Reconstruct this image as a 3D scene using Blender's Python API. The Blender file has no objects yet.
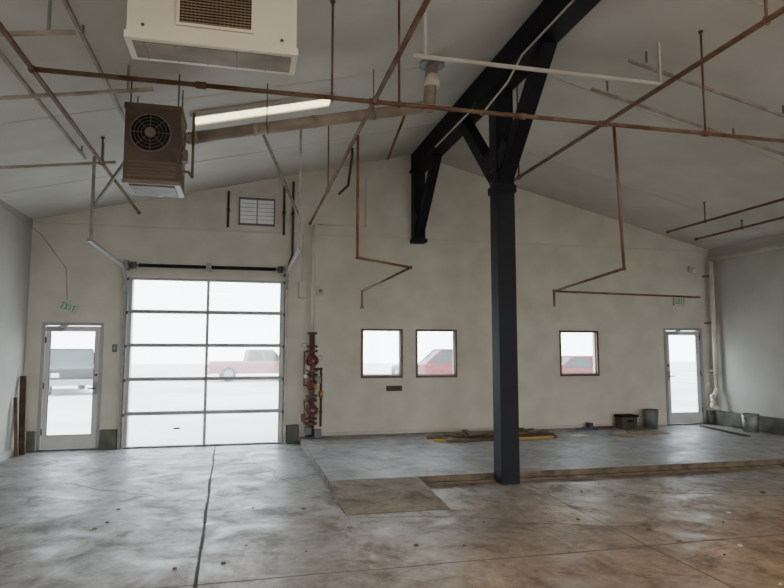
import bpy, bmesh, math, random
from mathutils import Vector, Matrix
random.seed(4)
V=Vector
# ---------------------------------------------------------------- materials
def mat(name, col, rough=.6, metal=0., var=None, scale=4., bump=0., vlo=.35, vhi=.65, spec=.5, detail=6):
    m=bpy.data.materials.new(name); m.use_nodes=True
    nt=m.node_tree; b=nt.nodes['Principled BSDF']
    b.inputs['Base Color'].default_value=(*col,1); b.inputs['Roughness'].default_value=rough
    b.inputs['Metallic'].default_value=metal; b.inputs['Specular IOR Level'].default_value=spec
    tc=nt.nodes.new('ShaderNodeTexCoord')
    n=nt.nodes.new('ShaderNodeTexNoise'); n.inputs['Scale'].default_value=scale; n.inputs['Detail'].default_value=detail
    nt.links.new(tc.outputs['Object'],n.inputs['Vector'])
    r=nt.nodes.new('ShaderNodeValToRGB')
    r.color_ramp.elements[0].position=vlo; r.color_ramp.elements[1].position=vhi
    c2=var if var else tuple(c*.88 for c in col)
    r.color_ramp.elements[0].color=(*col,1); r.color_ramp.elements[1].color=(*c2,1)
    nt.links.new(n.outputs['Fac'],r.inputs['Fac']); nt.links.new(r.outputs['Color'],b.inputs['Base Color'])
    if bump:
        bp=nt.nodes.new('ShaderNodeBump'); bp.inputs['Strength'].default_value=bump; bp.inputs['Distance'].default_value=.01
        nt.links.new(n.outputs['Fac'],bp.inputs['Height']); nt.links.new(bp.outputs['Normal'],b.inputs['Normal'])
    return m
def emis(name,col,s):
    m=bpy.data.materials.new(name); m.use_nodes=True
    b=m.node_tree.nodes['Principled BSDF']
    b.inputs['Base Color'].default_value=(*col,1); b.inputs['Emission Color'].default_value=(*col,1); b.inputs['Emission Strength'].default_value=s
    return m
def glassmat(name,tint=(.96,.98,.98),refl=.05,haze=.025):
    m=bpy.data.materials.new(name); m.use_nodes=True; nt=m.node_tree
    for n in list(nt.nodes): nt.nodes.remove(n)
    o=nt.nodes.new('ShaderNodeOutputMaterial'); mx=nt.nodes.new('ShaderNodeMixShader'); mx.inputs[0].default_value=refl
    t=nt.nodes.new('ShaderNodeBsdfTransparent'); t.inputs[0].default_value=(*tint,1)
    g=nt.nodes.new('ShaderNodeBsdfGlossy'); g.inputs['Roughness'].default_value=.03
    tl=nt.nodes.new('ShaderNodeBsdfTranslucent'); tl.inputs[0].default_value=(.92,.95,.96,1)
    m2=nt.nodes.new('ShaderNodeMixShader'); m2.inputs[0].default_value=haze
    nt.links.new(t.outputs[0],m2.inputs[1]); nt.links.new(tl.outputs[0],m2.inputs[2])
    nt.links.new(m2.outputs[0],mx.inputs[1]); nt.links.new(g.outputs[0],mx.inputs[2]); nt.links.new(mx.outputs[0],o.inputs[0])
    return m
def concrete(name, c1,c2,c3, rlo=.2,rhi=.5, warm_light=None, spec=.35, stain=.8):
    m=bpy.data.materials.new(name); m.use_nodes=True; nt=m.node_tree; b=nt.nodes['Principled BSDF']
    b.inputs['Specular IOR Level'].default_value=spec
    tc=nt.nodes.new('ShaderNodeTexCoord')
    def noise(s,d=8,dist=0.,rough=.6,off=0.,sc=(1,1,1)):
        n=nt.nodes.new('ShaderNodeTexNoise'); n.inputs['Scale'].default_value=s; n.inputs['Detail'].default_value=d
        n.inputs['Distortion'].default_value=dist; n.inputs['Roughness'].default_value=rough
        mp=nt.nodes.new('ShaderNodeMapping'); mp.inputs['Location'].default_value=(off,off,0); mp.inputs['Scale'].default_value=sc
        nt.links.new(tc.outputs['Object'],mp.inputs[0]); nt.links.new(mp.outputs[0],n.inputs['Vector']); return n
    def ramp(src,p0,p1,a,bb):
        r=nt.nodes.new('ShaderNodeValToRGB'); r.color_ramp.elements[0].position=p0; r.color_ramp.elements[1].position=p1
        r.color_ramp.elements[0].color=(*a,1); r.color_ramp.elements[1].color=(*bb,1); nt.links.new(src,r.inputs['Fac']); return r
    def mix(f,a,bb,mode='MIX'):
        x=nt.nodes.new('ShaderNodeMix'); x.data_type='RGBA'; x.blend_type=mode
        if isinstance(f,float): x.inputs['Factor'].default_value=f
        else: nt.links.new(f,x.inputs['Factor'])
        nt.links.new(a,x.inputs['A']); nt.links.new(bb,x.inputs['B']); return x.outputs['Result']
    n1=noise(.6,10,.4); n2=noise(1.4,14,.4,.75,3.); n3=noise(26,8,0,.8); n4=noise(.8,6,.4,.6,7.); n5=noise(2.2,14,.6,.74,11.); n6=noise(1.3,10,.8,.7,19.,(1.6,.5,1)); n7=noise(7.,12,.3,.75,23.)
    r1=ramp(n1.outputs['Fac'],.42,.58,c1,c2)
    f2=ramp(n2.outputs['Fac'],.47,.58,(0,0,0),(1,1,1))
    c3n=nt.nodes.new('ShaderNodeRGB'); c3n.outputs[0].default_value=(*c3,1)
    col=mix(f2.outputs['Color'],r1.outputs['Color'],c3n.outputs[0])
    sp=ramp(n3.outputs['Fac'],.35,.65,(.72,.72,.72),(1.2,1.2,1.2)); col=mix(.9,col,sp.outputs['Color'],'MULTIPLY')
    s7=ramp(n7.outputs['Fac'],.40,.62,(1.15,1.15,1.15),(.68,.66,.63)); col=mix(stain,col,s7.outputs['Color'],'MULTIPLY')
    dk=ramp(n5.outputs['Fac'],.52,.62,(1,1,1),(.48,.44,.40)); col=mix(stain,col,dk.outputs['Color'],'MULTIPLY')
    lt=ramp(n6.outputs['Fac'],.38,.46,(1.45,1.43,1.40),(1,1,1)); col=mix(stain,col,lt.outputs['Color'],'MULTIPLY')
    f3=ramp(n5.outputs['Fac'],.315,.33,(1,1,1),(0,0,0))
    pale=nt.nodes.new('ShaderNodeRGB'); pale.outputs[0].default_value=(.42,.31,.20,1)
    col=mix(f3.outputs['Color'],col,pale.outputs[0])
    if warm_light:  # warm lamp light painted into the colour, growing towards the near right
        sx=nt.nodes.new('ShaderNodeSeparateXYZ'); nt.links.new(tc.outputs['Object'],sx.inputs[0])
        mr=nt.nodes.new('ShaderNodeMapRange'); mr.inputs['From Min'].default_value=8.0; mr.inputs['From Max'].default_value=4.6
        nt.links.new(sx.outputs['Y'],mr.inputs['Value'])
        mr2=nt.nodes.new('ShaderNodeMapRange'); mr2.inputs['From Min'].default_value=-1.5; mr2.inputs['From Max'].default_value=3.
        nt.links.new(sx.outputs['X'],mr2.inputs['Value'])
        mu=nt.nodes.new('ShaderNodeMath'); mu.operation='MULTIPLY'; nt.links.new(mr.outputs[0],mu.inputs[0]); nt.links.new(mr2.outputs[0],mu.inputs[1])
        w=nt.nodes.new('ShaderNodeRGB'); w.outputs[0].default_value=(*warm_light,1)
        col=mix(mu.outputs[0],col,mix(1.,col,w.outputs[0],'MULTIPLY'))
    nt.links.new(col,b.inputs['Base Color'])
    rr=nt.nodes.new('ShaderNodeMapRange'); rr.inputs['From Min'].default_value=.38; rr.inputs['From Max'].default_value=.60
    rr.inputs['To Min'].default_value=rlo; rr.inputs['To Max'].default_value=rhi
    nt.links.new(n5.outputs['Fac'],rr.inputs['Value']); nt.links.new(rr.outputs[0],b.inputs['Roughness'])
    bp=nt.nodes.new('ShaderNodeBump'); bp.inputs['Strength'].default_value=.15; bp.inputs['Distance'].default_value=.006
    nt.links.new(n3.outputs['Fac'],bp.inputs['Height']); nt.links.new(bp.outputs['Normal'],b.inputs['Normal'])
    return m

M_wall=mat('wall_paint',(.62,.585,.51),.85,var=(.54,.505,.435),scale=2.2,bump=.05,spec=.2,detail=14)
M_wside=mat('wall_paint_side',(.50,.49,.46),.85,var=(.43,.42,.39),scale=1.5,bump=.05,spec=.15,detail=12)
M_ceil=mat('ceiling_paint',(.62,.60,.555),.9,var=(.54,.52,.475),scale=1.2,bump=.1,spec=.15,detail=12)
M_trimw=mat('cream_trim',(.54,.51,.45),.6)
M_floor=concrete('floor_concrete',(.30,.305,.315),(.21,.21,.215),(.185,.17,.155),.36,.62,warm_light=(.92,.64,.42))
M_slab=concrete('slab_concrete',(.27,.28,.30),(.21,.215,.225),(.25,.245,.235),.42,.62,stain=.5)
M_ramp=concrete('ramp_concrete',(.19,.155,.115),(.15,.125,.09),(.21,.175,.13),.65,.8,stain=.7)
M_joint=mat('joint_dark',(.06,.055,.05),.9)
M_crack=mat('crack_line',(.10,.09,.08),.9)
M_edge=mat('slab_edge',(.15,.115,.08),.85,var=(.06,.045,.035),scale=6)
M_curb=mat('curb_concrete',(.13,.13,.11),.85,var=(.08,.08,.07),scale=5,bump=.2)
M_black=mat('black_steel',(.010,.011,.016),.6,var=(.014,.015,.021),spec=.2)
M_bolt=mat('bolt_steel',(.10,.10,.11),.45,metal=.6)
M_rust=mat('rust_pipe',(.125,.058,.032),.65,metal=.2,var=(.21,.13,.085),scale=6,bump=.2,spec=.3)
M_rustd=mat('rust_dark',(.05,.030,.022),.65,metal=.2,var=(.10,.065,.045),scale=8,spec=.3)
M_galv=mat('galvanised',(.32,.32,.31),.5,metal=.5,var=(.22,.215,.20),scale=8)
M_strut=mat('painted_strut',(.42,.37,.30),.6,var=(.26,.20,.15),scale=5)
M_whitep=mat('white_pipe',(.62,.59,.52),.5,var=(.50,.46,.38),scale=3)
M_flue=mat('flue_metal',(.26,.20,.155),.55,metal=.2,var=(.42,.36,.28),scale=3,bump=.2)
M_cool=mat('cooler_enamel',(.72,.66,.53),.45,var=(.66,.60,.46),scale=2)
M_coolu=mat('cooler_under',(.30,.22,.14),.6,var=(.16,.11,.07),scale=3)
M_dark=mat('dark_void',(.012,.011,.010),.8,spec=.2)
M_heat=mat('heater_enamel',(.085,.058,.043),.55,var=(.14,.095,.07),scale=5,spec=.3)
M_heatl=mat('heater_trim',(.20,.15,.115),.5,metal=.1)
M_alu=mat('aluminium',(.36,.36,.37),.45,metal=.3)
M_rail=mat('door_rail_alu',(.42,.42,.43),.5,metal=.1)
M_doorw=mat('door_white',(.58,.58,.57),.5)
M_wood=mat('window_wood',(.13,.065,.026),.5,var=(.075,.038,.016),scale=12)
M_glass=glassmat('window_glass')
M_red=mat('valve_red',(.17,.018,.016),.5,var=(.10,.022,.018),scale=9)
M_redg=mat('valve_grey',(.12,.105,.10),.5,metal=.3,var=(.16,.05,.04),scale=9)
M_brass=mat('brass',(.35,.23,.08),.4,metal=.7)
M_green=emis('exit_green',(.02,.25,.07),.15)
M_signw=mat('sign_white',(.55,.58,.50),.5)
M_louv=mat('louver_daylit',(.88,.90,.92),.5)  # bluish white stands in for daylight coming through the vent
M_yel=mat('yellow_strap',(.38,.25,.05),.6)
M_board=mat('board_dark',(.07,.045,.028),.75,var=(.13,.085,.055),scale=7)
M_board2=mat('board_tan',(.18,.125,.075),.75,var=(.11,.073,.045),scale=9)
M_card=mat('cardboard',(.24,.175,.11),.8)
M_paper=mat('paper',(.65,.65,.62),.8)
M_rubber=mat('rubber',(.02,.02,.02),.8)
M_grey=mat('grey_plastic',(.15,.16,.16),.5)
M_greyd=mat('dark_plastic',(.06,.055,.045),.5)
M_blue=mat('blue_plastic',(.04,.09,.22),.4)
M_fill=emis('fill_tube_glow',(1.,.93,.78),5.)  # glowing tubes of the added fill lights
M_sky=emis('skylight_diffuser',(1.,.92,.55),3.2)

# ---------------------------------------------------------------- mesh builder
class MB:
    def __init__(s): s.bm=bmesh.new(); s.ms=[]
    def mi(s,m):
        if m not in s.ms: s.ms.append(m)
        return s.ms.index(m)
    def fin(s,vs,m,smooth=False):
        i=s.mi(m)
        for f in {f for v in vs for f in v.link_faces}:
            f.material_index=i; f.smooth=smooth
    def box(s,x0,x1,y0,y1,z0,z1,m,M=None):
        T=Matrix.Translation(((x0+x1)/2,(y0+y1)/2,(z0+z1)/2))@Matrix.Diagonal((abs(x1-x0),abs(y1-y0),abs(z1-z0),1))
        if M is not None: T=M@T
        r=bmesh.ops.create_cube(s.bm,size=1,matrix=T); s.fin(r['verts'],m)
    def bar(s,p,q,w,h,m,up=(0,0,1)):
        p=V(p);q=V(q);d=(q-p);L=d.length;d.normalize();u=V(up)
        if abs(d.dot(u))>.98:u=V((0,1,0))
        sx=d.cross(u).normalized();u=sx.cross(d)
        R=Matrix((sx,d,u)).transposed().to_4x4()
        T=Matrix.Translation((p+q)/2)@R@Matrix.Diagonal((w,L,h,1))
        r=bmesh.ops.create_cube(s.bm,size=1,matrix=T); s.fin(r['verts'],m)
    def cyl(s,p,q,r,m,seg=14,r2=None):
        p=V(p);q=V(q);d=q-p;L=d.length
        T=Matrix.Translation((p+q)/2)@d.to_track_quat('Z','Y').to_matrix().to_4x4()
        k=bmesh.ops.create_cone(s.bm,cap_ends=True,segments=seg,radius1=r,radius2=r if r2 is None else r2,depth=L,matrix=T)
        i=s.mi(m)
        for f in {f for v in k['verts'] for f in v.link_faces}:
            f.material_index=i; f.smooth=len(f.verts)==4
    def ball(s,p,r,m,sc=(1,1,1)):
        k=bmesh.ops.create_uvsphere(s.bm,u_segments=14,v_segments=8,radius=r,matrix=Matrix.Translation(p)@Matrix.Diagonal((*sc,1)))
        s.fin(k['verts'],m,True)
    def torus(s,c,ax,R,r,m,n=20,k=8):
        c=V(c);Q=V(ax).to_track_quat('Z','Y').to_matrix();rings=[]
        for i in range(n):
            a=2*math.pi*i/n;ring=[]
            for j in range(k):
                b=2*math.pi*j/k
                ring.append(s.bm.verts.new(c+Q@V(((R+r*math.cos(b))*math.cos(a),(R+r*math.cos(b))*math.sin(a),r*math.sin(b)))))
            rings.append(ring)
        mi=s.mi(m)
        for i in range(n):
            for j in range(k):
                f=s.bm.faces.new((rings[i][j],rings[(i+1)%n][j],rings[(i+1)%n][(j+1)%k],rings[i][(j+1)%k])); f.material_index=mi; f.smooth=True
    def path(s,pts,r,m,fit=True,seg=12):
        for a,b in zip(pts[:-1],pts[1:]): s.cyl(a,b,r,m,seg)
        for p in pts[1:-1]: s.ball(p,r*(1.35 if fit else 1.0),m)
    def prism(s,prof,x0,x1,m,axis='X',M=None):
        def P(a,b,t):
            v=V((t,a,b)) if axis=='X' else (V((a,t,b)) if axis=='Y' else V((a,b,t)))
            return M@v if M is not None else v
        A=[s.bm.verts.new(P(a,b,x0)) for a,b in prof]; B=[s.bm.verts.new(P(a,b,x1)) for a,b in prof]
        n=len(prof); fs=[s.bm.faces.new(A),s.bm.faces.new(B[::-1])]
        for i in range(n): fs.append(s.bm.faces.new((A[i],B[i],B[(i+1)%n],A[(i+1)%n])))
        k=s.mi(m)
        for f in fs:f.material_index=k
    def obj(s,name,bevel=0,parent=None,loc=None,rot=None):
        bmesh.ops.recalc_face_normals(s.bm,faces=s.bm.faces)
        me=bpy.data.meshes.new(name); s.bm.to_mesh(me); s.bm.free()
        for m in s.ms: me.materials.append(m)
        o=bpy.data.objects.new(name,me); bpy.context.scene.collection.objects.link(o)
        if bevel:
            b=o.modifiers.new('bevel','BEVEL'); b.width=bevel; b.segments=2; b.limit_method='ANGLE'; b.angle_limit=.7
        if parent: o.parent=parent
        if loc: o.location=loc
        if rot: o.rotation_euler=(0,0,rot)
        return o

# ---------------------------------------------------------------- dimensions
XL,XR,YB,YF=-3.45,9.75,11.3,-6.0
XC,ZE,ZR=3.15,3.80,5.42
SL=(ZR-ZE)/(XC-XL)
def ceil(x): return ZE+SL*(XC-XL-abs(x-XC))
TH=.22
# ---- floor, slab
b=MB(); b.box(XL-TH,XR+TH,YF-TH,YB+TH,-.15,0,M_floor); floor=b.obj('floor')
b=MB()
def strip(p,q,w,m=M_joint,h=.002):
    p=V((*p,0));q=V((*q,0)); b.bar(p+V((0,0,.0005)),q+V((0,0,.0005)),w,h,m)
def wob(p,q,w,n=14,a=.008,m=M_joint):
    p=V(p);q=V(q);prev=p; nrm=V((-(q-p).y,(q-p).x)).normalized()
    for i in range(1,n+1):
        c=p+(q-p)*i/n+(nrm*random.uniform(-a,a) if i<n else V((0,0))); strip(prev,c,w*random.uniform(.7,1.2),m); prev=c
wob((-.42,YB-.02),(-.28,4.6),.030,16); wob((-.28,4.6),(-.2,YF),.026,10)
wob((XL,4.62),(XR,4.72),.012,26,.010,M_crack)
wob((3.42,7.1),(3.3,4.7),.008,8,.012,M_crack); wob((3.3,4.7),(3.2,YF),.012,10,.01,M_crack)
for st,dr,n in(((1.2,6.1),(.5,-.3),9),((-2.2,8.6),(.35,-.45),8),((4.4,6.6),(.5,-.25),9),((.2,9.6),(.15,-.5),7),((5.6,5.2),(.55,.18),6)):
    p=V((*st,0))
    for i in range(n):
        q=p+V((dr[0]*.5+random.uniform(-.12,.12),dr[1]*.5+random.uniform(-.12,.12),0)); strip(p[:2],q[:2],.005,M_crack); p=q
b.obj('joint_lines',parent=floor)
b=MB(); b.box(1.02,XR,7.40,YB,0.001,.10,M_slab); b.box(2.1,XR,7.39,7.40,.001,.099,M_edge); b.box(1.01,1.02,7.40,YB-.11,.001,.099,M_edge); b.box(2.1,XR,7.33,7.389,.001,.03,M_edge); slab=b.obj('raised_floor_slab')
b=MB(); b.prism([(6.2,.001),(7.384,.001),(7.384,.095),(6.2,.008)],1.02,2.1,M_ramp); b.obj('floor_ramp')

# ---- walls
def holed_wall(name,y0,y1,holes,m):
    b=MB()
    xs=sorted({XL-TH,XR+TH,*[h[0] for h in holes],*[h[1] for h in holes]}); zs=sorted({-.15,ZE,*[h[2] for h in holes],*[h[3] for h in holes]})
    for xa,xb in zip(xs[:-1],xs[1:]):
        for za,zb in zip(zs[:-1],zs[1:]):
            cx,cz=(xa+xb)/2,(za+zb)/2
            if any(h[0]<cx<h[1] and h[2]<cz<h[3] for h in holes): continue
            b.box(xa,xb,y0,y1,za,zb,m)
    b.prism([(XL,ZE),(XR,ZE),(XC,ZR+.02)],y0,y1,m,'Y')
    bmesh.ops.remove_doubles(b.bm,verts=b.bm.verts,dist=.0001)
    return b.obj(name)
WIN=[(2.12,2.92),(3.17,3.99),(6.15,7.02)]; WZ=(1.12,2.03)
LD=(-3.22,-2.28,0,2.09); RD=(8.55,9.48,.1,2.10); GD=(-1.86,.65,0,2.85)
holed_wall('wall_back',YB,YB+TH,[LD,RD,GD]+[(a,c,*WZ) for a,c in WIN],M_wall)
holed_wall('wall_front',YF-TH,YF,[(-1.6,1.4,0,2.8),(4.6,8.6,0,3.1)],M_wall)  # unseen wall; its openings are shaped to let sky light in
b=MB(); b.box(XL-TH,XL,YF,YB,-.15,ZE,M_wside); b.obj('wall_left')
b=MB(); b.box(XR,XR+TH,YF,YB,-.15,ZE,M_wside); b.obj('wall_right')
b=MB()
b.prism([(XL-TH,ZE-SL*TH),(XC,ZR),(XR+TH,ZE-SL*TH),(XR+TH,ZE+.25),(XC,ZR+.3),(XL-TH,ZE+.25)],YF-TH,YB+TH,M_ceil,'Y')
ceiling=b.obj('ceiling')
b=MB()
for y in(2.4,4.8,7.2,9.6):
    for s in(-1,1):
        xe=XL if s<0 else XR
        b.bar((XC+s*.05,y,ceil(XC+s*.05)-.002),(xe,y,ceil(xe)-.002),.03,.006,M_trimw)
b.obj('ceiling_seams',parent=ceiling)
b=MB(); b.box(XL,XR,YB-.010,YB,ZE-.055,ZE-.03,M_trimw); b.obj('trim_1')
b=MB(); b.box(XL,XL+.010,YF,YB-.02,ZE-.10,ZE-.07,M_wside); b.obj('trim_2')
b=MB(); b.box(XR-.010,XR,YF,YB-.02,ZE-.10,ZE-.07,M_wside); b.obj('trim_3')
b=MB()
for xa,xb in((XL+.0,-3.24),(-2.26,-2.0),(.78,1.0)): b.box(xa,xb,YB-.10,YB,.001,.32,M_curb)
b.box(1.02,8.50,YB-.03,YB,.101,.16,M_trimw)
b.obj('baseboard_back',bevel=.01)
b=MB(); b.box(XR-.14,XR,7.42,YB,.101,.38,M_curb); b.box(9.5,XR-.141,YB-.12,YB,.101,.38,M_curb); b.obj('baseboard_right',bevel=.015)
b=MB(); b.box(XL,XL+.04,YF,YB-.12,.001,.10,M_wside); b.obj('baseboard_left')

# ---- windows
for i,(xa,xb) in enumerate(WIN):
    b=MB(); y=YB+.05; z0,z1=WZ; f=.04
    b.box(xa,xb,YB-.012,y+.05,z0,z0+f,M_wood); b.box(xa,xb,YB-.012,y+.05,z1-f,z1,M_wood)
    b.box(xa,xa+f,YB-.012,y+.05,z0+f,z1-f,M_wood); b.box(xb-f,xb,YB-.012,y+.05,z0+f,z1-f,M_wood)
    b.box(xa+f,xa+f+.02,y,y+.03,z0+f,z1-f,M_doorw); b.box(xb-f-.02,xb-f,y,y+.03,z0+f,z1-f,M_doorw)
    b.box(xa+f,xb-f,y,y+.03,z0+f,z0+f+.03,M_doorw)
    b.box(xa+f,xb-f,y+.012,y+.018,z0+f,z1-f,M_glass)
    b.obj('window_%d'%(i+1))
# ---- glazed doors
def gdoor(n,D,hinge_left):
    xa,xb,z0,z1=D; b=MB(); y=YB+.02; f=.05
    b.box(xa,xa+f,YB-.015,YB+.12,z0+.001,z1,M_alu); b.box(xb-f,xb,YB-.015,YB+.12,z0+.001,z1,M_alu); b.box(xa+f,xb-f,YB-.015,YB+.12,z1-f,z1,M_alu)
    a,c=xa+f+.008,xb-f-.008; s=.07
    b.box(a,a+s,y,y+.045,z0+.02,z1-f-.008,M_doorw); b.box(c-s,c,y,y+.045,z0+.02,z1-f-.008,M_doorw)
    b.box(a+s,c-s,y,y+.045,z1-f-.008-.08,z1-f-.008,M_doorw); b.box(a+s,c-s,y,y+.045,z0+.02,z0+.24,M_doorw)
    b.box(a+s,c-s,y+.02,y+.026,z0+.24,z1-.13,M_glass)
    for q in((a+s,a+s+.01,z0+.24,z1-.14),(c-s-.01,c-s,z0+.24,z1-.14),(a+s,c-s,z0+.24,z0+.25),(a+s,c-s,z1-.15,z1-.14)): b.box(q[0],q[1],y-.004,y+.01,q[2],q[3],M_bolt)
    hx=c-s/2 if hinge_left else a+s/2
    b.box(hx-.025,hx+.025,y-.02,y,z0+.9,z0+1.1,M_alu); b.cyl((hx,y-.02,z0+1.0),(hx,y-.07,z0+1.0),.012,M_bolt)
    b.cyl((hx,y-.065,z0+1.0),(hx+(-.11 if hinge_left else .11),y-.065,z0+1.0),.011,M_bolt)
    b.cyl((hx,y-.03,z0+1.22),(hx,y,z0+1.22),.022,M_bolt)
    b.box(a,a+.28,y-.05,y,z1-.14,z1-.09,M_alu); b.bar((a+.14,y-.06,z1-.07),(a+.45,y-.03,z1-.04),.02,.012,M_alu)
    for hz in(.25,1.0,1.75): b.cyl((a if hinge_left else c,y-.012,z0+hz),(a if hinge_left else c,y-.012,z0+hz+.1),.012,M_bolt)
    b.box(xa,xb,YB-.015,YB+.12,z0,z0+.015,M_bolt)
    b.obj('door_%d'%n)
gdoor(1,LD,True); gdoor(2,RD,False)

# ---- sectional garage door with tracks
b=MB(); xa,xb=-1.90,.69; y0=YB-.075; y1=y0+.05; H=2.86; n=5; s=H/n
for i in range(n):
    z=i*s+.001; t=z+s-.002
    b.box(xa,xb,y0,y1,z,z+.032,M_rail); b.box(xa,xb,y0,y1,t-.032,t,M_rail)
    b.box(xa,xb,y0-.004,y0,t-.003,t+.003,M_bolt)
    for c,w in((xa,.06),(xb-.06,.06),((xa+xb)/2-.025,.05)): b.box(c,c+w,y0,y1,z+.032,t-.032,M_rail)
    b.box(xa+.05,xb-.05,y0+.02,y0+.026,z+.03,t-.03,M_glass)
    if i<n-1:
        for hx in(xa+.01,(xa+xb)/2-.02,xb-.05): b.box(hx,hx+.04,y0-.012,y0,t-.03,t+.035,M_galv)
    for sx in(xa-.03,xb+.03): b.cyl((sx-.03,y0+.01,t-.02),(sx+.03,y0+.01,t-.02),.025,M_bolt)
b.box(xa,xb,y0-.002,y1+.002,.0,.012,M_rubber)
b.box((xa+xb)/2-.5,(xa+xb)/2-.40,y0-.03,y0,.3,.33,M_bolt)
for sx,sg in((xa-.05,-1),(xb+.05,1)):
    b.box(sx-.022,sx+.022,y0-.05,y0-.045,0.0,2.6,M_galv)
    b.box(sx-.022+(0.04 if sg<0 else 0),sx-.018+(.04 if sg<0 else 0),y0-.05,y0+.03,0,2.6,M_galv)
    b.box(sx-.045,sx+.03,y0+.04,YB-.001,0,3.0,M_doorw)
    pts=[(sx,y0-.02,2.6)]
    for k in range(1,7):
        a=math.pi/2*k/6; pts.append((sx,y0-.02-.42*(1-math.cos(a)),2.6+.42*math.sin(a)))
    pts.append((sx,8.55,3.04))
    for p,q in zip(pts[:-1],pts[1:]): b.bar(p,q,.04,.05,M_galv,up=(1,0,0))
    b.bar((sx,8.65,3.04),(sx,8.65,ceil(sx)-.005),.035,.035,M_galv)
    b.bar((sx,8.7,3.5),(sx+.6*(-sg),8.3,ceil(sx+.6*(-sg))-.01),.03,.03,M_galv)
    b.box(sx-.04,sx+.04,y0-.12,YB-.001,2.99,3.15,M_galv)
    b.cyl((sx-sg*.07,y0-.06,3.07),(sx-sg*.16,y0-.06,3.07),.06,M_bolt,20)
b.cyl((xa-.1,y0-.06,3.07),(xb+.1,y0-.06,3.07),.014,M_bolt)
b.cyl((xa+.15,y0-.06,3.07),((xa+xb)/2-.05,y0-.06,3.07),.03,M_black,18); b.cyl(((xa+xb)/2+.05,y0-.06,3.07),(xb-.15,y0-.06,3.07),.03,M_black,18)
for k in range(44):
    x=xa+.16+(xb-xa-.32)*k/43
    if abs(x-(xa+xb)/2)>.07: b.torus((x,y0-.06,3.07),(1,0,0),.03,.006,M_black,12,5)
b.box((xa+xb)/2-.04,(xa+xb)/2+.04,y0-.1,YB-.001,3.0,3.14,M_galv)
b.obj('garage_door')

# ---- louvred gable vent
b=MB(); xa,xb,z0,z1=-.12,.52,3.87,4.37
for q in((xa,xb,z0,z0+.025),(xa,xb,z1-.025,z1),(xa,xa+.025,z0,z1),(xb-.025,xb,z0,z1)): b.box(q[0],q[1],YB-.05,YB-.001,q[2],q[3],M_grey)
b.box(xa+.025,xb-.025,YB-.006,YB-.002,z0+.025,z1-.025,M_grey)
for k in range(6):
    z=z0+.068+k*.073; b.bar((xa+.025,YB-.030,z),(xb-.025,YB-.030,z),.006,.064,M_louv,up=(0,-.35,1))
b.box((xa+xb)/2-.008,(xa+xb)/2+.008,YB-.062,YB-.055,z0,z1,M_grey)
b.obj('wall_vent')
b=MB(); b.box(2.6,2.9,YB-.02,YB-.001,.88,.98,M_wood)
for k in range(4): b.box(2.62,2.88,YB-.026,YB-.02,.895+k*.02,.903+k*.02,M_dark)
b.obj('wall_register')

# ---- ridge beam and columns
b=MB(); X0=3.20
b.box(X0-.11,X0+.11,YF,YB-.003,5.06,5.40,M_black)
b.box(X0-.15,X0+.15,YF,YB-.003,5.04,5.065,M_black)
b.obj('ridge_beam')
b=MB(); c=7.27; w=.12
b.box(X0-w,X0+w,c-w,c+w,.0,5.03,M_black)
for sg in(-1,1):
    b.bar((X0,c+sg*.02,3.72),(X0,c+sg*1.3,5.02),.17,.17,M_black)
    b.bar((X0,c+sg*.10,3.95),(X0,c+sg*.34,4.2),.21,.21,M_black)
b.box(X0-.14,X0+.14,c-.14,c+.14,3.62,3.72,M_black); b.box(X0-.15,X0+.15,c-.5,c+.5,4.99,5.035,M_black)
for z in(3.78,3.92,4.06):
    for sg in(-1,1): b.cyl((X0-.135,c+sg*.05,z),(X0-.12,c+sg*.05,z),.016,M_bolt,8)
b.obj('steel_column',bevel=.006)
b=MB()
b.box(X0-.11,X0+.11,YB-.22,YB-.003,3.72,5.03,M_black); b.box(X0-.14,X0+.14,YB-.25,YB-.003,3.66,3.73,M_black)
b.bar((X0,YB-.16,3.80),(X0,YB-1.3,5.0),.15,.15,M_black); b.bar((X0,YB-.16,4.0),(X0,YB-.35,4.2),.2,.2,M_black)
b.obj('wall_bracket',bevel=.006)

# ---- sprinkler / steam pipework
HP=3.9; YM=5.42; R=.021
def hang(b,x,y,zz=HP):
    b.cyl((x,y,zz),(x,y,ceil(x)-.003),.011,M_rust,10); b.torus((x,y,zz),(1,0,0) if y==YM else (0,1,0),.030,.006,M_rust,12,5)
    b.cyl((x,y,ceil(x)-.02),(x,y,ceil(x)-.005),.025,M_rust,12)
b=MB(); b.path([(-1.72,YM,HP),(8.9,YM,HP)],R,M_rust)
for x in(-.4,1.13,2.6,3.5,4.71,6.6): b.cyl((x-.045,YM,HP),(x+.045,YM,HP),R*1.45,M_rust)
for x in(.74,1.37,4.71,6.9): hang(b,x,YM)
b.obj('sprinkler_pipe')
for X,ya,yb,zz,hs in((-1.72,-1.,10.8,HP,(3.5,8.)),(1.13,-1.,11.0,HP,(3.2,8.6)),(3.5,-1.,7.7,HP,(3.4,7.4)),(7.9,4.,10.2,HP,(6.,9.2)),(8.86,4.,10.6,HP-.03,(6.,9.4))):
    b=MB(); b.path([(X,ya,zz),(X,yb,zz)],R,M_rust)
    if X<7: b.ball((X,YM,zz),R*1.6,M_rust)
    for y in hs: hang(b,X,y,zz)
    b.cyl((X,yb-.05,zz),(X,yb+.01,zz),R*1.4,M_rust)
    b.obj('sprinkler_pipe')
b=MB(); z=2.58
b.path([(1.14,6.3,HP),(1.14,6.3,z),(1.88,6.9,z),(1.86,9.83,z),(1.86,9.83,2.34)],.015,M_rust)
b.cyl((1.86,9.83,2.34),(1.86,9.83,2.30),.03,M_brass)
b.obj('pipe_drop')
b=MB(); z=2.43
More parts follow.
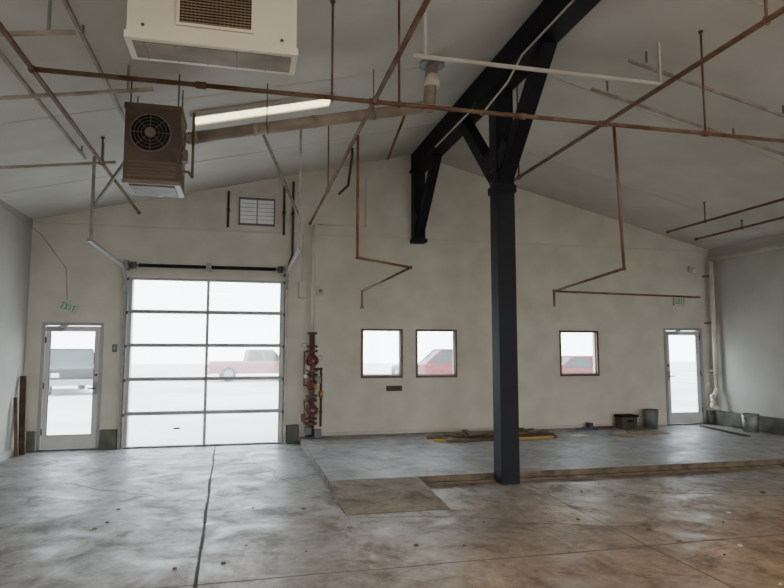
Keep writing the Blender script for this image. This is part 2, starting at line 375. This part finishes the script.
b.path([(3.62,5.42,HP),(3.68,5.42,z),(4.13,7.7,z),(6.75,8.05,z)],.015,M_rust); b.path([(4.13,7.7,z),(4.13,7.7,2.22)],.015,M_rust); b.ball((4.13,7.7,z),.024,M_rust)
b.obj('pipe_drop')
for x,z0,z1 in((-.30,3.80,4.45),(.68,3.70,4.68),(.84,3.35,4.7)):
    b=MB(); b.cyl((x,11.2,z0),(x,11.2,z1),.022,M_rustd,10); b.box(x-.03,x+.03,11.19,YB-.001,4.1,4.14,M_rustd)
    if x>.8: b.path([(.84,11.2,3.35),(.70,11.2,2.95)],.02,M_rustd)
    b.obj('wall_pipe')
b=MB(); b.path([(1.75,10.2,4.95),(1.55,9.4,4.2),(1.35,9.0,3.95)],.02,M_rustd); b.path([(1.75,10.2,4.93),(1.75,10.2,ceil(1.75)-.002)],.02,M_rustd)
b.obj('hanger_rod')
b=MB(); b.path([(2.3,8.6,ceil(2.3)-.01),(2.0,8.6,4.4)],.018,M_rust); b.obj('hanger_rod')
# ---- white strut & conduits
b=MB(); z=4.6; Y=5.83
b.bar((1.62,Y,z),(4.62,Y,z),.03,.035,M_whitep)
for x in(1.75,4.5): b.bar((x,Y,z),(x,Y,ceil(x)-.003),.025,.025,M_whitep)
b.obj('ceiling_strut')
for y in(6.1,6.9):
    b=MB()
    b.bar((4.3,y,ceil(4.3)-.16),(8.6,y-.1,ceil(8.6)-.10),.035,.03,M_strut)
    for x in(4.5,6.4,8.3): b.bar((x,y-.05,ceil(x)-.14),(x,y-.05,ceil(x)-.003),.02,.02,M_galv)
    b.obj('ceiling_strut')
for xs,y in(((-3.2,-1.6),3.9),((-3.2,-1.3),5.0),((-3.2,-.9),6.2),((-3.1,-1.6),8.2)):
    b=MB()
    p=(xs[0],y,ceil(xs[0])-.10);q=(xs[1],y,ceil(xs[1])-.28); b.bar(p,q,.03,.03,M_strut)
    for t in(.08,.9):
        x=xs[0]+(xs[1]-xs[0])*t; zz=p[2]+(q[2]-p[2])*t; b.bar((x,y,zz),(x,y,ceil(x)-.003),.02,.02,M_galv)
    b.obj('ceiling_strut')
for x in(-2.0,-1.35):
    b=MB(); b.bar((x,2.5,ceil(x)-.10),(x,8.4,ceil(x)-.10),.03,.03,M_strut)
    for y in(2.8,5.4,8.2): b.bar((x,y,ceil(x)-.10),(x,y,ceil(x)-.003),.02,.02,M_galv)
    b.obj('ceiling_strut')
b=MB(); b.path([(3.05,9.6,5.0),(3.05,7.9,4.98),(3.03,7.5,4.75),(2.95,7.0,4.7),(3.0,6.6,4.8),(3.05,6.3,5.0),(3.05,0.,5.01)],.012,M_whitep,False); b.obj('electrical_conduit')
b=MB(); b.path([(2.2,11.28,4.9),(2.2,11.28,3.95),(1.3,11.28,3.95)],.010,M_whitep,False); b.obj('electrical_conduit')
b=MB(); b.path([(9.62,3.0,3.52),(9.62,11.10,3.55),(9.62,11.10,.80),(9.5,11.08,.68),(9.5,11.08,.50),(9.55,10.98,.42)],.045,M_whitep); 
for z in(1.2,2.2,3.2): b.box(9.56,9.68,11.1,YB-.001,z,z+.03,M_galv)
b.obj('drain_pipe')
b=MB(); b.path([(XL+.02,9.0,3.75),(-3.3,11.27,3.55),(-2.9,11.27,3.0),(-2.86,11.27,2.47)],.006,M_strut,False); b.obj('electrical_cable')

# ---- evaporative cooler
b=MB(); xa,xb,ya,yb,z0,z1=-.79,.32,4.20,4.50,3.66,4.27
b.box(xa,xb,ya,yb,z0+.02,z1,M_cool); b.box(xa-.012,xb+.012,ya-.012,yb+.012,z0,z0+.05,M_cool)
b.box(xa+.03,xb-.03,ya+.03,yb-.03,z0-.004,z0+.01,M_coolu)
for k in range(5): b.box(xa+.1+k*.2,xa+.11+k*.2,ya+.03,yb-.03,z0-.010,z0-.003,M_heatl)
gx0,gx1,gz0,gz1=-.46,.01,3.80,4.17
b.box(gx0,gx1,ya-.006,ya,gz0,gz1,M_dark)
for q in((gx0-.02,gx0,gz0-.02,gz1+.02),(gx1,gx1+.02,gz0-.02,gz1+.02),(gx0,gx1,gz0-.02,gz0),(gx0,gx1,gz1,gz1+.02)): b.box(q[0],q[1],ya-.02,ya,q[2],q[3],M_cool)
for k in range(18): b.bar((gx0,ya-.010,gz0+.012+k*.0205),(gx1,ya-.010,gz0+.012+k*.0205),.008,.003,M_coolu,up=(0,.7,.7))
for k in range(17): b.box(gx0+.02+k*.027,gx0+.022+k*.027,ya-.014,ya-.011,gz0,gz1,M_coolu)
for x in(xa+.10,xb-.10): b.cyl((x,ya-.006,z0+.10),(x,ya,z0+.10),.012,M_bolt,10)
b.box(xa+.02,xb-.02,ya-.003,ya,z1-.10,z1-.094,M_coolu)
for x in(xa+.03,xb-.03):
    for y in(ya+.04,yb-.04): b.bar((x,y,z1),(x,y,ceil(x)-.003),.03,.03,M_galv)
b.bar((xa-.35,ya+.1,z1-.25),(xa,ya+.1,z1-.25),.03,.03,M_strut); b.bar((xa-.35,ya+.1,z1-.25),(xa-.35,ya+.1,ceil(xa-.35)-.003),.03,.03,M_galv)
b.obj('evaporative_cooler',bevel=.006)

# ---- gas unit heater + flue
b=MB(); xa,xb,ya,yb,z0,z1=-1.20,-.66,6.5,7.0,3.30,4.10
b.box(xa,xb,ya,yb,z0,z1,M_heat); b.box(xa-.01,xb+.01,ya-.01,yb+.01,z1-.05,z1+.01,M_heat); b.box(xa-.008,xb+.008,ya-.008,yb+.008,z0-.02,z0+.02,M_heatl)
b.box(xa+.05,xb-.05,ya+.05,yb-.05,z0-.03,z0-.02,M_heat)
cx,cz=(xa+xb)/2-.02,3.80
b.cyl((cx,ya-.03,cz),(cx,ya,cz),.20,M_heatl,28); b.cyl((cx,ya-.034,cz),(cx,ya-.029,cz),.185,M_dark,28)
for r in(.05,.085,.12,.155,.19): b.torus((cx,ya-.042,cz),(0,1,0),r,.0035,M_heatl,28,5)
for k in range(4):
    a=k*math.pi/4; b.bar((cx-.19*math.cos(a),ya-.045,cz-.19*math.sin(a)),(cx+.19*math.cos(a),ya-.045,cz+.19*math.sin(a)),.005,.005,M_heatl,up=(0,1,0))
b.cyl((cx,ya-.07,cz),(cx,ya-.03,cz),.05,M_heatl,16)
for k in range(5): b.bar((xa+.04,ya-.012,z0+.06+k*.035),(xb-.04,ya-.012,z0+.06+k*.035),.03,.004,M_heatl,up=(0,.7,.7))
for k in range(6): b.bar((xb+.006,ya+.05,z0+.2+k*.07),(xb+.006,yb-.05,z0+.2+k*.07),.006,.03,M_heatl)
for x in(xa+.04,xb-.04):
    for y in(ya+.05,yb-.05): b.cyl((x,y,z1),(x,y,ceil(x)-.003),.008,M_bolt,8)
b.path([(xb+.06,6.75,z0+.2),(xb+.10,6.75,3.45),(xb+.10,6.75,4.15)],.014,M_rust); b.path([(xb-.01,6.75,z0+.2),(xb+.07,6.75,z0+.2)],.014,M_rust)
b.box(xb,xb+.05,6.68,6.8,3.6,3.72,M_heatl)
b.obj('unit_heater',bevel=.004)
b=MB(); A=V((-.62,7.08,3.98));Bp=V((2.16,7.05,4.60)); d=Bp-A
b.cyl(A,Bp,.068,M_flue,20)
for t in(.02,.25,.5,.75,.97): b.cyl(A+d*(t-.008),A+d*(t+.008),.075,M_flue,20)
b.ball(Bp,.08,M_flue); b.cyl(Bp,(2.2,7.05,ceil(2.2)-.003),.075,M_flue,20); b.cyl((2.2,7.05,4.85),(2.2,7.05,5.0),.10,M_cool,20,.085); b.cyl((2.2,7.05,ceil(2.2)-.07),(2.2,7.05,ceil(2.2)-.005),.16,M_galv,24)
b.ball(A,.07,M_flue)
for t in(.3,.75):
    p=A+d*t; b.cyl(p,(p.x,p.y,ceil(p.x)-.003),.006,M_bolt,8); b.torus(p,d,.072,.006,M_bolt,16,5)
b.obj('flue_pipe')

# ---- skylight on ceiling slope
b=MB(); x0,x1=-.66,1.06
def sl(x,dz): return ceil(x)+dz
b.bar((x0,7.80,sl(x0,-.03)),(x1,7.80,sl(x1,-.03)),.30,.01,M_sky)
for y in(7.64,7.96): b.bar((x0,y,sl(x0,-.03)),(x1,y,sl(x1,-.03)),.04,.05,M_trimw)
for x in(x0,x1): b.bar((x,7.64,sl(x,-.03)),(x,7.96,sl(x,-.03)),.04,.05,M_trimw)
b.obj('skylight')

# ---- unseen fill lights added behind the viewpoint to brighten the room
def fix(x,y):
    b=MB(); z=ceil(x)-.5
    b.prism([(-.11,0.03),(-.06,.08),(.06,.08),(.11,.03)],-.62,.62,M_signw,'X'); 
    b.cyl((-.6,-.045,.02),(.6,-.045,.02),.019,M_fill); b.cyl((-.6,.045,.02),(.6,.045,.02),.019,M_fill)
    b.box(-.62,-.6,-.1,.1,0,.05,M_signw); b.box(.6,.62,-.1,.1,0,.05,M_signw)
    for q in(-.5,.5): b.cyl((q,0,.08),(q,0,ceil(x+q)-z-.003),.006,M_bolt,8)
    o=b.obj('added_fill_fixture',loc=(x,y,z))
    l=bpy.data.lights.new('added_fill_lamp','AREA'); l.shape='RECTANGLE'; l.size=1.2; l.size_y=.2; l.energy=75; l.color=(1.,.86,.68)
    lo=bpy.data.objects.new('added_fill_area',l); bpy.context.scene.collection.objects.link(lo); lo.parent=o; lo.location=(0,0,-.02)
for x in(-.9,1.9,4.8,7.6):
    for y in(-3.0,1.2): fix(x,y)

# ---- fire riser
b=MB(); x,y=1.20,11.08; zb=.10
b.cyl((x,y,zb+.001),(x,y,zb+.03),.12,M_bolt,20)
b.cyl((x,y,zb+.02),(x,y,1.95),.05,M_redg,18)
b.cyl((x,y,1.95),(x,y,HP),.034,M_whitep,16)
b.path([(x,y,HP-.01),(1.13,11.0,HP)],.034,M_whitep)
for z,r,mm in((.35,.10,M_redg),(.43,.10,M_redg),(.75,.10,M_red),(.83,.10,M_redg),(1.2,.105,M_red),(1.28,.105,M_red),(1.62,.1,M_redg),(1.7,.1,M_red),(1.93,.08,M_red)):
    b.cyl((x,y,z-.015),(x,y,z+.015),r,mm,18)
    for k in range(6):
        a=k*math.pi/3; b.cyl((x+.08*math.cos(a),y+.08*math.sin(a),z-.025),(x+.08*math.cos(a),y+.08*math.sin(a),z+.025),.008,M_bolt,6)
b.ball((x,y,1.45),.11,M_red,(1,1,1.1)); b.ball((x,y,.6),.10,M_redg,(1,1,1.1)); b.ball((x,y,1.02),.095,M_red,(1,1,1.2))
for z in(.6,1.45):
    b.cyl((x,y,z),(x,y-.30,z),.022,M_bolt); b.torus((x,y-.27,z),(0,1,0),.08,.010,M_red)
    for k in range(4):
        a=k*math.pi/4; b.cyl((x-.08*math.cos(a),y-.27,z-.08*math.sin(a)),(x+.08*math.cos(a),y-.27,z+.08*math.sin(a)),.006,M_red,6)
b.path([(x+.05,y,1.3),(x+.16,y-.03,1.3),(x+.16,y-.03,.55),(x+.16,y-.03,.3)],.022,M_rustd); b.cyl((x+.16,y-.03,.8),(x+.16,y-.03,.92),.04,M_brass)
b.path([(x-.05,y,1.02),(x-.14,y-.05,1.02),(x-.14,y-.05,1.6),(x-.05,y,1.62)],.014,M_rust)
b.path([(x-.05,y,.75),(x-.13,y-.04,.75),(x-.13,y-.04,.35)],.014,M_brass)
for gx,gz in((-.15,1.72),(.13,1.5),(-.12,1.18)):
    b.cyl((x+gx,y-.06,gz),(x+gx,y-.10,gz),.042,M_bolt,18); b.cyl((x+gx,y-.102,gz),(x+gx,y-.104,gz),.035,M_signw,18); b.cyl((x+gx,y-.07,gz),(x,y-.0,gz-.05),.009,M_brass,8)
for k in range(16):
    b.torus((x+.02+.012*math.sin(k),y-.14,1.28-k*.045),(1,.3*(k%2),0) if k%2 else (0,1,.2),.018,.005,M_bolt,8,4)
b.box(x-.19,x-.11,y-.12,y-.06,.4,.52,M_red); b.box(x+.07,x+.14,y-.16,y-.09,1.05,1.18,M_grey); b.box(x-.12,x-.02,y-.15,y-.07,.18,.3,M_bolt); b.box(x+.05,x+.17,y-.10,y+.02,.101,.25,M_bolt)
b.box(x+.03,x+.09,y-.145,y-.14,.95,1.04,M_yel); b.box(x-.1,x-.05,y-.125,y-.12,1.28,1.36,M_signw)
b.obj('fire_sprinkler_riser')
b=MB(); b.box(.96,1.10,YB-.09,YB-.002,2.58,2.86,M_trimw); b.cyl((1.03,YB-.04,2.86),(1.03,YB-.04,3.74),.010,M_whitep); b.obj('electrical_box',bevel=.005)
b=MB(); b.box(1.29,1.42,YB-.06,YB-.002,2.62,2.8,M_trimw); b.box(1.32,1.39,YB-.065,YB-.06,2.68,2.74,M_grey); b.obj('electrical_box',bevel=.005)
b=MB(); b.box(-2.14,-2.06,YB-.012,YB-.001,1.60,1.73,M_grey); b.box(-2.11,-2.09,YB-.022,YB-.012,1.65,1.68,M_signw); b.obj('light_switch',bevel=.003)
b=MB(); b.box(9.2,9.3,YB-.08,YB-.001,3.3,3.42,M_whitep); b.cyl((9.25,YB-.08,3.36),(9.25,YB-.16,3.3),.04,M_whitep,14,.05); b.obj('wall_light')

# ---- exit signs
def exitsign(x,z,ang,w=.27,h=.17):
    M=Matrix.Translation((x,YB-.04,z))@Matrix.Rotation(ang,4,'Y'); b=MB()
    b.box(-w/2,w/2,-.03,.03,-h/2,h/2,M_signw,M)
    def g(xa,xb,za,zb): b.box(xa,xb,-.036,-.030,za,zb,M_green,M)
    lw=.043;gap=.057;t=.015;H=.055
    for i,ch in enumerate('EXIT'):
        cx=-1.5*gap+i*gap
        if ch=='E':
            g(cx-lw/2,cx-lw/2+t,-H,H)
            for zz in(-H,-t/2,H-t): g(cx-lw/2,cx+lw/2,zz,zz+t)
        if ch=='I': g(cx-t/2,cx+t/2,-H,H)
        if ch=='T': g(cx-t/2,cx+t/2,-H,H); g(cx-lw/2,cx+lw/2,H-t,H)
        if ch=='X':
            for s in(-1,1):
                b.bar(M@V((cx-s*lw/2,-.033,-H)),M@V((cx+s*lw/2,-.033,H)),t,.006,M_green,up=(0,1,0))
    b.box(-.04,.04,.03,.0395,-.04,.04,M_signw,M)
    b.obj('exit_sign',bevel=.004)
exitsign(-2.83,2.34,math.radians(22)); exitsign(8.93,2.66,0)

# ---- floor clutter
b=MB()
cols=[M_board,M_yel,M_board,M_board2,M_board,M_board2,M_board,M_board]
for k,m in enumerate(cols):
    y=10.0+k*.09; dx=random.uniform(-.25,.25)
    b.bar((3.35+dx,y,.125),(5.4+dx*.6,y+random.uniform(-.12,.12),.125),.07 if m!=M_yel else .035,.045,m)
b.bar((3.5,10.2,.165),(5.3,10.45,.165),.08,.03,M_board); b.bar((3.45,10.5,.167),(5.1,10.3,.167),.1,.03,M_board2); b.bar((3.7,10.1,.195),(5.2,10.6,.195),.06,.03,M_board)
for xx in(3.8,4.9): b.bar((xx,10.0,.205),(xx+.1,10.7,.205),.08,.025,M_board)
b.obj('lumber_pile',bevel=.003)
def bucket(x,y,z,r,h,m,handle=True):
    b=MB(); b.cyl((x,y,z+.001),(x,y,z+h),r*.84,m,24,r); b.torus((x,y,z+h),(0,0,1),r,.008,m,24,6); b.torus((x,y,z+h*.82),(0,0,1),r*.98,.006,m,24,6)
    b.cyl((x,y,z+h),(x,y,z+h+.002),r*.92,M_dark,24)
    if handle:
        pts=[(x+r*math.cos(a),y-r*.45*math.sin(a)-.01,z+h*.85-.12*math.sin(a)) for a in[math.pi*i/8 for i in range(9)]]
        b.path(pts,.004,M_bolt,False,6)
    return b.obj('bucket')
bucket(7.92,10.95,.10,.15,.36,M_grey); bucket(9.38,10.0,.10,.15,.33,M_galv)
b=MB(); b.box(7.24,7.56,10.87,11.13,.101,.34,M_greyd); b.box(7.22,7.58,10.85,11.15,.33,.37,M_dark); b.box(7.33,7.47,10.86,10.87,.24,.28,M_dark)
for k in range(4): b.box(7.27+k*.08,7.285+k*.08,10.86,10.87,.12,.32,M_greyd)
b.obj('storage_crate',bevel=.01)
b=MB(); b.bar((6.5,11.1,.125),(7.15,11.12,.125),.06,.035,M_red); b.bar((6.3,11.0,.12),(6.75,10.98,.12),.05,.03,M_blue); b.box(6.62,6.7,11.05,11.2,.101,.22,M_bolt); b.obj('tool_set',bevel=.003)
b=MB()
for (x,y,w,d,r,z) in((6.95,10.15,.8,.4,.2,.102),(7.35,10.3,.7,.35,-.3,.112)):
    b.box(-w/2,w/2,-d/2,d/2,0,.008,M_card,Matrix.Translation((x,y,z))@Matrix.Rotation(r,4,'Z'))
b.obj('cardboard_sheet')
b=MB(); b.box(-.15,.15,-.1,.1,0,.004,M_paper,Matrix.Translation((5.95,10.3,.101))@Matrix.Rotation(.4,4,'Z')); b.obj('paper_sheet')
b=MB(); b.bar((8.75,9.4,.12),(9.05,10.9,.12),.09,.03,M_board); b.obj('wooden_plank')
b=MB(); b.bar((-3.30,10.9,.01),(-3.385,11.05,1.22),.09,.05,M_rustd); b.bar((-3.33,10.75,.01),(-3.40,10.8,.9),.05,.04,M_board); b.obj('leaning_board')
b=MB()
for k in range(75):
    x=random.uniform(-3,8);y=random.uniform(2.2,7.0); s=random.uniform(.006,.026)
    if .95<x<2.2 and y>6.1: continue
    Mx=Matrix.Translation((x,y,.002))@Matrix.Rotation(random.uniform(0,3),4,'Z')
    b.prism([(-s,-s*.6),(s*.7,-s),(s,s*.4),(-s*.3,s)],0,.008,random.choice([M_card,M_paper,M_rustd,M_board]),'Z',Mx)
b.obj('floor_debris')

# ---------------------------------------------------------------- outside
M_lot=mat('parking_lot',(.62,.61,.59),.9,var=(.42,.41,.40),scale=.25,detail=10)
b=MB(); b.box(-60,80,YB+TH+.001,90,-.3,-.02,M_lot); b.box(-60,80,-60,YF-TH-.001,-.3,-.02,M_lot); b.obj('ground')
M_tyre=M_rubber; M_cg=mat('car_glass',(.03,.035,.04),.4,spec=.2); M_lens=mat('lens_red',(.5,.03,.02),.2); M_chr=mat('bumper_metal',(.20,.20,.20),.5)
def vehicle(name,loc,rot,col,kind):
    e=bpy.data.objects.new(name,None); bpy.context.scene.collection.objects.link(e); e.location=loc; e.rotation_euler=(0,0,rot)
    m=mat(name+'_paint',col,.5,spec=.2)
    if kind=='truck':
        body=[(-2.7,.45),(2.6,.45),(2.7,.65),(2.65,1.02),(1.35,1.12),(-2.7,1.12)]; cab=[(-.75,1.1),(1.35,1.1),(.65,1.72),(-.6,1.74)]; wx=(-1.7,1.75); wr=.40; W=.95
    else:
        body=[(-2.2,.35),(2.15,.35),(2.25,.55),(2.15,.78),(1.1,.93),(-1.9,.98),(-2.25,.85)]; cab=[(-1.75,.95),(1.15,.92),(.4,1.42),(-1.1,1.44)]; wx=(-1.35,1.4); wr=.33; W=.87
    b=MB(); b.prism(body,-W,W,m,'Y'); o=b.obj('body',bevel=.08,parent=e)
    b=MB(); b.prism(cab,-W+.12,W-.12,M_cg,'Y'); top=max(p[1] for p in cab); xs=[p[0] for p in cab if p[1]>top-.05]
    b.box(min(xs)-.02,max(xs)+.02,-W+.11,W-.11,top-.05,top+.02,m)
    for px in((cab[0],cab[3]),(cab[1],cab[2]),(((cab[0][0]+cab[1][0])/2,cab[0][1]),((cab[2][0]+cab[3][0])/2,top))):
        for sy in(-1,1): b.bar((px[0][0],sy*(W-.12),px[0][1]),(px[1][0],sy*(W-.12),px[1][1]),.06,.08,m)
    b.obj('cab',parent=e)
    b=MB()
    for x in wx:
        for sy in(-1,1):
            b.cyl((x,sy*(W-.2),wr-.0),(x,sy*(W+.02),wr),wr,M_tyre,24); b.cyl((x,sy*(W+.02),wr),(x,sy*(W+.03),wr),wr*.6,M_chr,20)
    b.obj('wheels',parent=e)
    b=MB(); xb=max(p[0] for p in body);xr=min(p[0] for p in body)
    b.box(xb-.05,xb+.1,-W+.05,W-.05,.38,.6,M_chr); b.box(xr-.1,xr+.05,-W+.05,W-.05,.4,.58,M_chr)
    for sy in(-1,1):
        b.box(xb-.12,xb+.02,sy*(W-.2)-.13,sy*(W-.2)+.13,.68,.84,M_signw); b.box(xr-.03,xr+.03,sy*(W-.12)-.08,sy*(W-.12)+.08,.7,.95,M_lens)
    b.box(xb-.03,xb+.02,-.5,.5,.66,.86,M_dark)
    b.obj('bumpers_and_lights',bevel=.02,parent=e)
zg=-.02
vehicle('pickup_truck',(-7.0,28.0,zg),math.radians(-68),(.02,.02,.022),'truck')
vehicle('pickup_truck',(.9,36,zg),math.radians(5),(.25,.10,.08),'truck')
vehicle('pickup_truck',(9.3,27,zg),math.radians(175),(.13,.008,.008),'truck')
vehicle('car',(14.4,24,zg),math.radians(0),(.14,.012,.012),'car')

# ---------------------------------------------------------------- world and camera
w=bpy.data.worlds.new('World'); bpy.context.scene.world=w; w.use_nodes=True
bg=w.node_tree.nodes['Background']; bg.inputs[0].default_value=(.86,.94,1.0,1); bg.inputs[1].default_value=11.0
cam=bpy.data.cameras.new('Camera'); co=bpy.data.objects.new('Camera',cam); bpy.context.scene.collection.objects.link(co)
cam.sensor_width=36; cam.lens=36*620/784; cam.clip_start=.05; cam.clip_end=300
co.location=(0,0,1.6); co.rotation_euler=(math.radians(90+5.35),0,-math.atan(.24))
bpy.context.scene.camera=co
